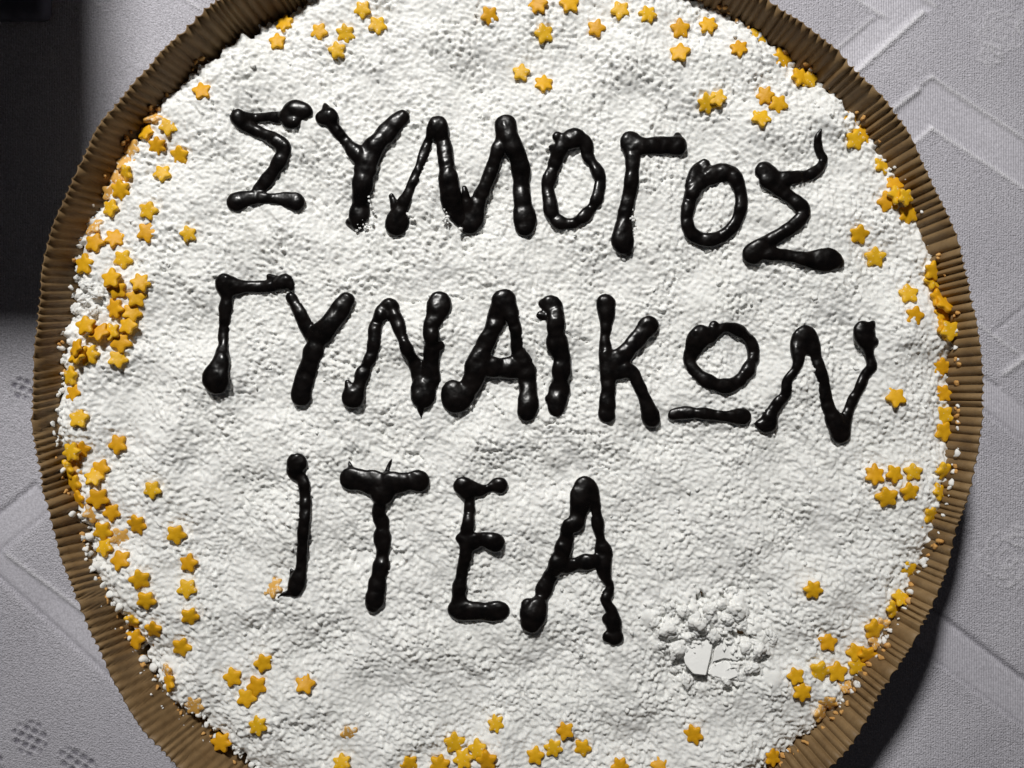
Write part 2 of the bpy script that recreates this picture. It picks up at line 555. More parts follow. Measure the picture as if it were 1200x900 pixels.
g_ = np.pad(gran, 1, mode='edge')       # powder slumps: round off the sharpest creases
gran = 0.60 * gran + 0.10 * (g_[:-2, 1:-1] + g_[2:, 1:-1] + g_[1:-1, :-2] + g_[1:-1, 2:])
gran -= gran.mean()
HF = low + gran

for px, py, r, ht in [(782, 738, 13, 5), (818, 731, 13, 7), (831, 719, 10, 6), (863, 714, 16, 6), (795, 762, 12, 6), (836, 744, 7, 4),
                      (807, 798, 10, 4), (851, 799, 6, 4), (890, 764, 11, 5), (872, 760, 7, 4), (845, 708, 7, 4), (760, 724, 10, 3), (800, 716, 8, 4),
                      (884, 735, 8, 3), (905, 795, 12, 3), (878, 782, 8, 4), (822, 806, 7, 3), (805, 745, 6, 5), (812, 712, 6, 4), (770, 757, 6, 3), (852, 725, 6, 5),
                      (104, 335, 9, 5), (114, 345, 10, 4), (98, 352, 8, 5), (112, 362, 9, 3), (90, 365, 6, 4), (120, 372, 6, 3), (85, 345, 6, 4), (95, 335, 6, 4)]:
    lump(HF, px, py, r, ht)
HF += 0.0
fine = 0.8 * n2 + 0.5 * n3 + 0.7 * clots(5.5, 300)
reg = np.exp(-(np.hypot(GX - 835, GY - 752) / 62) ** 4) + np.exp(-(np.hypot(GX - 104, GY - 350) / 26) ** 4)
HF += reg * fine * 0.9
for px, py, rx, ry, dep, a in [(854, 806, 10, 5, 13, -0.2), (822, 700, 9, 5, 20, -0.4), (866, 744, 12, 5, 21, 0.1), (813, 792, 18, 4, 6, 0.25), (896, 771, 8, 4, 7, -0.3),
                               (775, 726, 9, 3, 6, -1.0), (790, 748, 12, 3, 5, -0.5), (800, 777, 12, 3, 5, 0.1), (848, 698, 3, 8, 6, 0.2),
                               (838, 766, 30, 25, 4.5, 0), (884, 788, 8, 3, 5, 0.3), (862, 729, 12, 3, 5, 0.2), (119, 356, 7, 5, 4, 0.4),
                               (424, 653, 17, 11, 3.2, -0.15), (466, 652, 10, 10, 3.0, 0), (548, 288, 6, 12, 2.5, 0.3), (560, 262, 4, 9, 2.0, 0.2)]:
    pit(HF, px, py, rx, ry, dep, a)
# smooth thumb marks
for px, py, rx, ry in [(424, 653, 14, 9), (464, 653, 8, 8), (838, 766, 26, 21)]:
    w = smoothstep(1.0, 0.6, np.hypot((GX - px) / rx, (GY - py) / ry))
    HF -= w * (gran - gran.mean()) * 0.8
# hairline cracks in the sugar
CRACKS = [[(564, 452), (571, 460), (579, 467), (581, 477), (590, 485)], [(629, 490), (640, 498), (650, 494), (660, 498), (668, 506), (684, 508), (708, 508)],
          [(631, 481), (640, 474)], [(628, 400), (632, 430), (634, 440), (638, 450), (639, 470)], [(616, 370), (622, 376), (630, 378)],
          [(476, 533), (488, 532), (495, 538), (502, 549)], [(416, 527), (410, 538)], [(466, 351), (483, 354), (500, 353)], [(528, 347), (545, 350), (556, 344)],
          [(574, 551), (585, 549), (598, 553)], [(560, 528), (575, 530), (588, 527)], [(690, 548), (705, 546), (722, 555)], [(664, 392), (678, 396), (690, 400)],
          [(776, 742), (786, 724), (792, 716)], [(764, 745), (770, 735)], [(838, 770), (836, 756)], [(1040, 690), (1050, 676)]]
for pl in CRACKS:
    for (x0, y0), (x1, y1) in zip(pl, pl[1:]):
        m = (GX > min(x0, x1) - 6) & (GX < max(x0, x1) + 6) & (GY > min(y0, y1) - 6) & (GY < max(y0, y1) + 6)
        dx, dy = x1 - x0, y1 - y0
        t = np.clip(((GX[m] - x0) * dx + (GY[m] - y0) * dy) / (dx * dx + dy * dy), 0, 1)
        d = np.hypot(GX[m] - x0 - t * dx + 0.9 * n2[m], GY[m] - y0 - t * dy + 0.9 * n1[m])
        HF[m] -= 4.5 * np.exp(-(d / 1.2) ** 2)
# steep broken edge
over = np.clip(-inset, 0, None)
HF = HF - 5.5 * over - 6 * smoothstep(0, 3, over)

def surf(px, py):
    """smooth height of the sugar at a pixel, in metres"""
    i = int(round((py - gy[0]) / ST)); j = int(round((px - gx[0]) / ST))
    i = min(max(i, 2), NG - 3); j = min(max(j, 2), NG - 3)
    return ZC + float(HF[i - 2:i + 3, j - 2:j + 3].mean()) * PX

def make_sugar():
    keep = (GR < er + 5.0)
    X = (GX - 600) * PX; Y = (450 - GY) * PX
    co = np.stack([X, Y, ZC + HF * PX], -1).reshape(-1, 3)
    k = keep[:-1, :-1] & keep[1:, :-1] & keep[1:, 1:] & keep[:-1, 1:]
    i = np.arange(NG * NG).reshape(NG, NG)
    q = np.stack([i[:-1, :-1], i[1:, :-1], i[1:, 1:], i[:-1, 1:]], -1)[k]
    used = np.zeros(NG * NG, bool); used[q.ravel()] = True
    remap = np.cumsum(used) - 1
    me = quads_mesh('sugar_coating', co[used], remap[q])
    o = link('sugar_coating', me, M_SUGAR, cake)
    o.matrix_parent_inverse = CAKE_INV
make_sugar()

def make_body():
    n = 360
    th = np.arange(n) / n * 2 * math.pi
    er_ = edge_r(th) * PX
    prof = [(0.02, 0.0), (0.985, 0.0), (0.99, 0.3), (1.0, 0.75), (0.996, 0.93), (0.975, 1.0), (0.4, 1.0), (0.02, 1.0)]
    rows = []
    ztop = ZC - 0.0042
    for f, v in prof:
        bumpy = 1 + 0.004 * rng.standard_normal(n) * (f > 0.9)
        cap = wall_radius(th, 0.002 + v * (ztop - 0.002)) - 0.0016
        r = np.minimum(np.minimum(er_ * 0.992, cap) * f * bumpy, cap)
        zt = 0.002 + v * (ztop - 0.002) + (0.0003 * rng.standard_normal(n) if v > 0.9 else 0)
        rows.append(np.stack([CC.x + r * np.cos(th), CC.y + r * np.sin(th), np.full(n, 0) + zt], -1))
    co = np.concatenate(rows)
    idx = np.arange(len(rows) * n).reshape(len(rows), n)
    a, b = idx[:-1], idx[1:]
    q = np.stack([a, np.roll(a, -1, 1), np.roll(b, -1, 1), b], -1).reshape(-1, 4)
    o = link('cake_body', quads_mesh('cake_body', co, q), M_CRUST, cake)
    o.matrix_parent_inverse = CAKE_INV
make_body()

# smooth pressed flakes of sugar in the broken patch
def flake(pts, z, tilt):
    bm = bmesh.new()
    c = Vector((sum(p[0] for p in pts) / len(pts), sum(p[1] for p in pts) / len(pts)))
    vs = [bm.verts.new(P(p[0], p[1], z + tilt[0] * (p[0] - c.x) * PX + tilt[1] * (p[1] - c.y) * PX)) for p in pts]
    f = bm.faces.new(vs)
    if f.normal.z < 0: f.normal_flip()
    r = bmesh.ops.extrude_face_region(bm, geom=[f])
    for v in r['geom']:
        if isinstance(v, bmesh.types.BMVert): v.co.z += 0.0012
    bmesh.ops.recalc_face_normals(bm, faces=bm.faces)
    bmesh.ops.bevel(bm, geom=list(bm.edges), offset=0.00022, segments=2, affect='EDGES')
    o = bm_obj('sugar_flake', bm, M_FLAKE, cake, smooth=False)
    o.matrix_parent_inverse = CAKE_INV
    return o
def cr(pts): return [(740 + (600 + (x - 600) * 1.1) / 6.667, 680 + (600 + (y - 600) * 1.1) / 6.667) for x, y in pts]
zf = surf(838, 766)
flake(cr([(440, 430), (540, 440), (630, 475), (612, 580), (578, 722), (490, 712), (435, 645), (395, 480)]), zf + 0.0006, (0.06, 0.26))
flake(cr([(690, 460), (770, 490), (838, 515), (825, 600), (800, 622), (710, 602), (628, 628), (640, 545)]), zf + 0.0003, (0.05, 0.12))
flake(cr([(622, 650), (705, 618), (806, 640), (800, 730), (745, 752), (690, 745), (592, 712)]), zf + 0.0006, (0.02, 0.28))

# broken clumps of sugar heaped round the flakes, each a piece of its own
def clump(px, py, r, seed, lift):
    bm = bmesh.new(); bmesh.ops.create_icosphere(bm, subdivisions=4, radius=1)
    q = random.Random(seed)
    def waves(n, k0, k1):
        return [(Vector((q.gauss(0, 1), q.gauss(0, 1), q.gauss(0, 1))).normalized(), q.uniform(k0, k1), q.uniform(0, 6)) for _ in range(n)]
    big, mid, fin = waves(6, 2, 4), waves(12, 5, 10), waves(18, 11, 20)
    sx, sy, sz = q.uniform(.85, 1.2), q.uniform(.8, 1.05), q.uniform(.42, .6)
    for v in bm.verts:
        d = v.co.normalized()
        f = 1 + 0.13 * sum(math.sin(d.dot(a) * k + p) for a, k, p in big) + 0.05 * sum(math.sin(d.dot(a) * k + p) for a, k, p in mid) + 0.026 * sum(math.sin(d.dot(a) * k + p) for a, k, p in fin)
        v.co = Vector((d.x * sx, d.y * sy, d.z * sz)) * f * r * PX
    o = bm_obj('sugar_clump', bm, M_SUGAR, cake)
    z = surf(px, py) + r * PX * lift
    o.matrix_parent_inverse = CAKE_INV
    o.location = P(px, py, z)
    o.rotation_euler = (0, 0, q.uniform(0, 6.28))
for k, (px, py, r) in enumerate([(781, 738, 8), (817, 729, 10), (831, 717, 8), (862, 714, 11), (793, 763, 9), (837, 745, 6), (806, 797, 8), (851, 799, 5),
                                 (889, 763, 9), (874, 758, 6), (846, 707, 6), (766, 729, 5), (801, 716, 7), (880, 783, 7), (852, 727, 6), (812, 744, 5), (776, 756, 5),
                                 (868, 794, 5), (905, 748, 6), (790, 782, 6), (870, 731, 5),
                                 (101, 334, 7), (113, 346, 7), (97, 352, 6), (110, 363, 6), (88, 362, 5), (84, 346, 5)]):
    clump(px, py, r * 0.92, 500 + k, 0.12)

# ------------------------------------------------------------------ crumbs (uncountable specks, joined)
def lump_verts(sub, seed, rough):
    bm = bmesh.new(); bmesh.ops.create_icosphere(bm, subdivisions=sub, radius=1)
    r = random.Random(seed)
    ph = [(Vector((r.uniform(-1, 1), r.uniform(-1, 1), r.uniform(-1, 1))).normalized(), r.uniform(2, 5), r.uniform(0, 6)) for _ in range(7)]
    for v in bm.verts:
        d = v.co.normalized()
        v.co *= 1 + rough * sum(math.sin(d.dot(a) * k + p) for a, k, p in ph) / 2.2
    co = np.array([v.co[:] for v in bm.verts]); fa = np.array([[l.index for l in f.verts] for f in bm.faces])
    bm.free(); return co, fa
LUMPS = [lump_verts(2, s, 0.30) for s in range(9)]

def crumbs(name, spots, mat):
    """spots: (x, y, z, radius) in metres"""
    cos, fas, off = [], [], 0
    for x, y, z, r in spots:
        co, fa = random.choice(LUMPS)
        R = np.array(Matrix.Rotation(random.uniform(0, 6.28), 3, Vector((random.gauss(0, 1), random.gauss(0, 1), random.gauss(0, 1))).normalized()))
        sc = np.array([random.uniform(.75, 1.25), random.uniform(.75, 1.25), random.uniform(.6, 1.0)])
        cos.append((co * sc) @ R.T * r + np.array([x, y, z])); fas.append(fa + off); off += len(co)
    me = bpy.data.meshes.new(name)
    co = np.concatenate(cos); fa = np.concatenate(fas)
    me.from_pydata(co.tolist(), [], fa.tolist())
    o = link(name, me, mat, cake)
    o.matrix_parent_inverse = CAKE_INV
    o['kind'] = 'stuff'
    return o

def edge_spots(n, a0, a1, d0, d1, r0, r1):
    """on the cake's shoulder (negative d, px) or caught on the case's wall (positive d)"""
    out = []
    for _ in range(n):
        t = math.radians(random.uniform(a0, a1)); d = random.uniform(d0, d1)
        rp = float(edge_r(np.array(t))) + d
        r = random.uniform(r0, r1) * PX
        px, py = CX + rp * math.cos(t), CY - rp * math.sin(t)
        if d < -2:
            z = surf(px, py) + r * 0.4; p = P(px, py, z)
            out.append((p.x, p.y, z, r)); continue
        # walk down the wall to where it meets this radius
        for z in np.linspace(ZR - 0.002, 0.012, 90):
            w = float(wall_radius(np.array(t), z)) - 0.0008 - r * 0.6
            s = (CAMZ - z) / DIST * PX
            if w <= rp * s: break
        z = max(z, ZC - 0.009)
        rr = min(rp * (CAMZ - z) / DIST * PX, float(wall_radius(np.array(t), z)) - 0.0008 - r * 0.6)
        out.append((CC.x + rr * math.cos(t), CC.y + rr * math.sin(t), z, r))
    return out

white = edge_spots(80, 150, 245, -8, 3, 0.8, 2.6) + edge_spots(40, 205, 240, 4, 18, 0.4, 1.3) + edge_spots(60, 245, 300, -6, 4, 1.0, 2.8) \
    + edge_spots(60, 300, 372, -8, 2, 0.8, 2.4) + edge_spots(20, 12, 60, -8, 1, 1.0, 2.2) + edge_spots(14, 60, 150, -8, 0, 1.0, 2.0)
white += edge_spots(44, 192, 242, -7, 2, 2.6, 5.4) + edge_spots(40, 196, 242, -5, 4, 1.0, 2.4) + edge_spots(26, 320, 362, -6, 2, 1.2, 3.4) + edge_spots(20, 150, 192, -7, 1, 1.2, 3.4) + edge_spots(14, 160, 190, -6, 2, 3.0, 4.6) + edge_spots(12, 318, 360, -4, 3, 2.8, 4.2)
for px, py, r in [(482, 253, 2.6), (478, 251, 1.8), (524, 254, 2.6), (540, 268, 2.4), (673, 275, 2.0),
                  (428, 267, 2.0), (418, 269, 2.2), (437, 262, 2.0), (551, 476, 2.2), (546, 480, 1.8), (425, 575, 1.4), (355, 472, 1.6), (420, 245, 2), (432, 235, 2)]:
    z = surf(px, py) + 0.0012 + (0.0012 if r > 2.3 else 0); p = P(px, py, z)
    white.append((p.x, p.y, z, r * PX))
for cx, cy, n in [(738, 252, 16), (741, 263, 9), (731, 272, 6), (424, 262, 12), (436, 240, 8), (524, 256, 8), (541, 268, 6)]:   # sugar stuck to the icing
    for _ in range(n):
        px, py = random.gauss(cx, 3.5), random.gauss(cy, 5)
        r = random.uniform(0.7, 1.7); z = surf(px, py) + random.uniform(0.0008, 0.0019); p = P(px, py, z)
        white.append((p.x, p.y, z, r * PX))
for _ in range(110):          # loose grains all over the top
    t = random.uniform(0, 6.283); rp = 515 * math.sqrt(random.random())
    px, py = CX + rp * math.cos(t), CY - rp * math.sin(t)
    r = random.uniform(1.6, 2.8); z = surf(px, py) + r * PX * 0.3; p = P(px, py, z)
    white.append((p.x, p.y, z, r * PX))
for _ in range(90):
    px, py = random.gauss(835, 38), random.gauss(750, 30)
    if abs(px - 833) < 38 and abs(py - 768) < 34: continue
    r = random.uniform(1.2, 3.0); z = surf(px, py) + r * PX * 0.4; p = P(px, py, z)
    white.append((p.x, p.y, z, r * PX))
crumbs('sugar_grains', white, M_SUGAR)

orange = edge_spots(46, 300, 345, -6, 7, 1.6, 3.8) + edge_spots(26, 345, 400, -6, 4, 1.4, 3.2) + edge_spots(30, 205, 245, -2, 9, 1.4, 3.2) \
    + edge_spots(20, 160, 205, -5, 4, 1.4, 3.0) + edge_spots(18, 130, 160, -4, 6, 1.5, 3.5) + edge_spots(14, 40, 65, -5, 4, 1.5, 3.0)
crumbs('pastry_crumbs', orange, M_CRUMB)

# ------------------------------------------------------------------ chocolate letters
def conv(ox, oy, s, strokes):
    return [[(ox + x / s, oy + y / s, r / s) for x, y, r in st] for st in strokes]
LET = []
def letter(label, ox, oy, s, strokes, bead=0.06): LET.append((label, conv(ox, oy, s, strokes), bead))

T_, M_, B_ = 'of the top word', 'of the middle word', 'of the bottom word'
letter('black chocolate letter sigma opening the top word, with a flat smeared end', 255, 105, 5, [
    [(120, 150, 38), (160, 160, 28), (230, 165, 25), (310, 160, 28), (370, 165, 36), (430, 150, 55)],
    [(410, 120, 30), (450, 120, 58), (490, 125, 52), (535, 125, 25)], [(420, 185, 42), (450, 190, 35)], [(520, 140, 30), (545, 140, 14)],
    [(115, 165, 42), (150, 205, 37), (250, 255, 35), (330, 290, 38), (382, 330, 44), (385, 370, 40), (340, 460, 40), (290, 530, 40), (240, 590, 36)],
    [(110, 660, 55), (170, 640, 47), (250, 635, 34), (330, 640, 31), (400, 645, 42), (455, 660, 58)]], 0.04)
letter('black chocolate letter upsilon of the top word, with a broad ragged stem', 255, 105, 5, [
    [(615, 165, 40), (660, 155, 44), (670, 205, 34), (715, 260, 30), (770, 330, 36), (830, 390, 50)], [(633, 90, 14), (637, 115, 24)],
    [(1082, 165, 44), (1030, 210, 54), (960, 290, 55), (900, 360, 62), (870, 430, 68)],
    [(865, 470, 65), (850, 560, 58), (840, 660, 52), (830, 740, 55), (820, 785, 46)], [(770, 775, 22), (800, 780, 30)], [(835, 820, 14), (840, 800, 25)]], 0.06)
letter('black chocolate letter lambda with a spur, between upsilon and another lambda', 430, 120, 5, [
    [(412, 135, 56), (370, 210, 28), (345, 270, 31), (310, 370, 27), (270, 470, 27), (235, 550, 30), (195, 640, 48), (178, 705, 66), (165, 735, 48)],
    [(142, 548, 16), (165, 610, 26)],
    [(415, 135, 56), (440, 210, 44), (460, 300, 45), (470, 400, 49), (485, 500, 60), (500, 600, 58), (530, 660, 52), (560, 690, 45)]], 0.05)
letter('black chocolate letter lambda with a thick right leg, before the upper omicron', 430, 120, 5, [
    [(800, 130, 48), (790, 220, 38), (770, 270, 39), (745, 350, 37), (710, 450, 39), (670, 540, 41), (640, 610, 54), (610, 690, 68), (600, 730, 45)],
    [(572, 500, 16), (580, 570, 27), (595, 630, 40)],
    [(815, 132, 57), (840, 220, 52), (872, 290, 52), (897, 370, 54), (905, 440, 50), (905, 520, 48), (915, 600, 54), (925, 680, 64), (925, 740, 58)]], 0.05)
letter('lumpy narrow black chocolate letter omicron of the top word, before gamma', 610, 130, 5, [
    [(310, 160, 52), (250, 200, 46), (210, 290, 40), (175, 380, 38), (160, 450, 38), (170, 530, 40), (185, 600, 40), (230, 655, 37), (290, 662, 33), (350, 640, 33),
     (400, 590, 33), (440, 530, 33), (465, 450, 33), (465, 390, 33), (430, 320, 33), (395, 260, 35), (385, 190, 35), (340, 150, 43), (310, 160, 50)],
    [(215, 150, 27), (235, 165, 25)], [(190, 220, 26), (205, 230, 24)]], 0.10)
letter('black chocolate letter gamma of the top word, its foot dusted with sugar', 610, 130, 5, [
    [(645, 180, 62), (655, 250, 44), (655, 350, 41), (645, 450, 41), (625, 550, 41), (610, 640, 45), (600, 720, 56), (600, 770, 63), (630, 830, 26)],
    [(645, 190, 58), (720, 208, 50), (800, 205, 52), (880, 205, 53), (930, 205, 61)], [(920, 142, 18), (922, 165, 25)]], 0.03)
letter('smooth round black chocolate letter omicron of the top word, after gamma', 780, 145, 5, [
    [(250, 310, 55), (180, 370, 47), (140, 460, 41), (125, 560, 35), (150, 640, 39), (220, 680, 39), (310, 670, 39), (380, 620, 35), (425, 550, 35), (445, 460, 35),
     (430, 370, 39), (390, 300, 47), (330, 290, 54), (250, 310, 53)], [(230, 240, 34), (180, 290, 44), (150, 370, 36)]], 0.03)
letter('black chocolate letter sigma closing the top word, with a thin curled tail', 780, 145, 5, [
    [(910, 36, 7), (890, 90, 22), (900, 160, 24), (925, 215, 25), (890, 270, 29), (830, 305, 35), (740, 320, 41), (650, 320, 44), (575, 275, 54)],
    [(600, 330, 50), (700, 410, 39), (780, 470, 41), (810, 520, 39), (770, 580, 39), (690, 640, 39), (600, 690, 39), (540, 740, 58), (510, 765, 61)],
    [(600, 760, 42), (680, 770, 37), (770, 785, 37), (850, 800, 50), (920, 800, 67), (975, 800, 62), (1015, 825, 30)]], 0.03)
letter('black chocolate letter gamma opening the middle word, with a drop-shaped foot', 230, 310, 5, [
    [(165, 110, 54), (180, 190, 37), (170, 270, 38), (165, 340, 33), (160, 420, 31), (155, 500, 33), (140, 580, 50), (115, 660, 74), (120, 690, 66)],
    [(165, 105, 52), (230, 130, 46), (300, 130, 35), (400, 130, 35), (480, 120, 39), (530, 90, 35), (555, 135, 24)], [(428, 70, 18), (470, 85, 22)]], 0.05)
letter('black chocolate letter upsilon of the middle word, touching the gamma arm', 230, 310, 5, [
    [(555, 195, 32), (590, 250, 34), (620, 310, 38), (650, 370, 45), (690, 420, 50)],
    [(880, 212, 52), (840, 270, 55), (790, 340, 58), (740, 400, 62), (700, 450, 60)],
    [(690, 500, 55), (665, 580, 55), (640, 660, 55), (620, 730, 60), (615, 772, 56)]], 0.05)
letter('knobbly black chocolate letter nu beside upsilon in the middle word', 390, 325, 5, [
    [(88, 622, 20), (105, 690, 42), (120, 712, 56), (145, 660, 40), (170, 580, 38), (200, 510, 35), (230, 440, 33), (245, 360, 42), (250, 290, 34), (290, 210, 44), (330, 170, 46)],
    [(335, 175, 50), (370, 240, 41), (400, 330, 35), (430, 410, 33), (470, 490, 39), (515, 560, 52), (530, 640, 68), (528, 700, 68)],
    [(625, 150, 65), (600, 240, 55), (575, 290, 42), (580, 370, 45), (580, 450, 45), (575, 530, 50), (570, 600, 58)],
    [(515, 760, 25), (515, 800, 10), (516, 825, 6)], [(628, 400, 26), (600, 405, 35)]], 0.08)
letter('black chocolate letter alpha of the middle word, blob at its left foot', 390, 325, 5, [
    [(1000, 140, 67), (970, 220, 58), (930, 320, 50), (890, 400, 50), (850, 490, 64), (830, 580, 64), (790, 660, 58), (725, 715, 86), (700, 660, 56)],
    [(1010, 130, 60), (1050, 230, 39), (1075, 330, 34), (1085, 430, 40), (1130, 530, 57), (1140, 620, 51), (1145, 720, 57), (1140, 790, 59)],
    [(870, 500, 50), (950, 530, 60), (1040, 530, 60), (1120, 530, 60)]], 0.04)
letter('twisted black chocolate letter iota between alpha and kappa', 560, 330, 5, [
    [(430, 140, 60), (458, 145, 42), (455, 230, 48), (460, 320, 52), (472, 390, 58), (492, 460, 50), (490, 540, 50), (480, 620, 55), (465, 700, 58), (460, 750, 50)],
    [(368, 198, 26), (390, 210, 20)], [(385, 130, 28), (400, 135, 30)], [(412, 688, 22), (440, 690, 26)], [(425, 410, 20), (445, 415, 22)]], 0.09)
letter('black chocolate letter kappa of the middle word', 560, 330, 5, [
    [(750, 130, 55), (755, 190, 49), (750, 270, 31), (745, 340, 31), (750, 430, 41), (765, 520, 51), (765, 600, 41), (760, 700, 45), (755, 790, 51)],
    [(1000, 260, 57), (950, 320, 51), (890, 390, 49), (830, 450, 57), (790, 490, 50)],
    [(830, 520, 55), (900, 530, 39), (940, 600, 37), (975, 680, 35), (1000, 750, 47), (1018, 810, 51)]], 0.03)
letter('black chocolate letter omega, a ring above a separate bar', 780, 355, 4.615, [
    [(190, 180, 60), (150, 250, 48), (130, 310, 31), (160, 370, 33), (220, 420, 37), (300, 450, 37), (370, 440, 37), (420, 400, 35), (455, 350, 35), (475, 290, 33),
     (465, 220, 31), (420, 170, 31), (370, 140, 33), (310, 135, 27), (265, 165, 30), (190, 190, 58)], [(260, 122, 24), (262, 140, 22)],
    [(40, 605, 30), (110, 595, 33), (200, 600, 31), (290, 610, 29), (360, 615, 33), (420, 615, 51)]], 0.08)
letter('thin wavy black chocolate letter nu closing the middle word', 780, 355, 4.615, [
    [(495, 657, 16), (550, 655, 48), (570, 600, 36), (610, 540, 29), (650, 490, 29), (660, 420, 25), (700, 365, 25), (720, 310, 27), (720, 260, 44), (745, 200, 64), (760, 180, 56)],
    [(780, 200, 52), (800, 270, 37), (830, 350, 33), (855, 430, 31), (865, 510, 33), (890, 590, 37), (930, 670, 51), (950, 710, 54)],
    [(950, 680, 45), (985, 600, 29), (1010, 530, 27), (1050, 460, 27), (1080, 390, 27), (1115, 345, 29), (1105, 290, 23), (1095, 230, 37), (1075, 170, 54), (1065, 140, 46)],
    [(1122, 106, 13), (1110, 125, 22)], [(1130, 210, 22), (1115, 215, 22)]], 0.06)
letter('black chocolate letter iota opening the bottom word, beside a smeared star', 300, 525, 5, [
    [(240, 90, 58), (228, 140, 46), (272, 185, 34), (288, 280, 32), (288, 360, 33), (280, 450, 33), (275, 540, 31), (270, 630, 31), (262, 720, 34), (238, 800, 50), (225, 840, 38)],
    [(205, 715, 10), (215, 780, 18)], [(200, 850, 18), (160, 858, 12), (130, 878, 7)]], 0.03)
letter('black chocolate letter tau of the bottom word, with a beaded stem', 300, 525, 5, [
    [(560, 180, 70), (620, 190, 64), (720, 210, 66), (820, 205, 58), (920, 195, 57), (965, 195, 59)], [(797, 68, 7), (775, 110, 12), (755, 170, 16)], [(543, 80, 6), (556, 115, 18)],
    [(740, 265, 60), (735, 315, 45), (720, 385, 38), (740, 445, 41), (740, 505, 45), (745, 565, 45), (740, 625, 38), (735, 695, 45), (715, 765, 47), (705, 835, 49), (695, 895, 58), (690, 925, 48)]], 0.11)
letter('black chocolate letter epsilon of the bottom word', 400, 560, 5, [
    [(715, 50, 55), (745, 110, 34), (750, 180, 31), (745, 260, 35), (735, 320, 39), (730, 390, 39), (730, 460, 36), (710, 540, 35), (700, 600, 35), (690, 660, 41), (690, 720, 45)],
    [(740, 60, 50), (810, 75, 38), (860, 60, 22), (915, 40, 42), (930, 50, 54)], [(700, 355, 32), (760, 370, 50), (830, 360, 41), (900, 380, 55)],
    [(680, 770, 61), (760, 780, 54), (850, 785, 53), (930, 780, 57)]], 0.06)
letter('beaded black chocolate letter alpha closing the bottom word', 550, 545, 4, [
    [(540, 100, 54), (520, 170, 48), (500, 270, 36), (460, 285, 30), (455, 350, 34), (430, 420, 40), (400, 490, 35), (355, 570, 37), (330, 640, 36), (300, 710, 58), (285, 750, 48)],
    [(275, 655, 30), (270, 700, 36)],
    [(550, 110, 54), (590, 190, 25), (600, 270, 27), (615, 350, 23), (630, 410, 38), (625, 460, 40), (642, 530, 23), (660, 570, 21), (640, 635, 25), (670, 690, 25), (677, 750, 35), (685, 808, 35)],
    [(648, 805, 26), (670, 800, 28)], [(643, 720, 21), (665, 735, 24)], [(440, 475, 35), (520, 460, 33), (600, 450, 37), (630, 450, 39)]], 0.09)

SPH = lump_verts(2, 1, 0.0)
def catmull(pts, n):
    p = [pts[0]] + list(pts) + [pts[-1]]
    out = []
    for k in range(1, len(p) - 2):
        a, b, c, d = (np.array(q) for q in p[k - 1:k + 3])
        for i in range(n):
            t = i / n
            v = 0.5 * (2 * b + (c - a) * t + (2 * a - 5 * b + 4 * c - d) * t * t + (3 * b - a - 3 * c + d) * t ** 3)
            if k == 1 and i == 0: v = b
            out.append(v)
    out.append(np.array(pts[-1]))
    return out

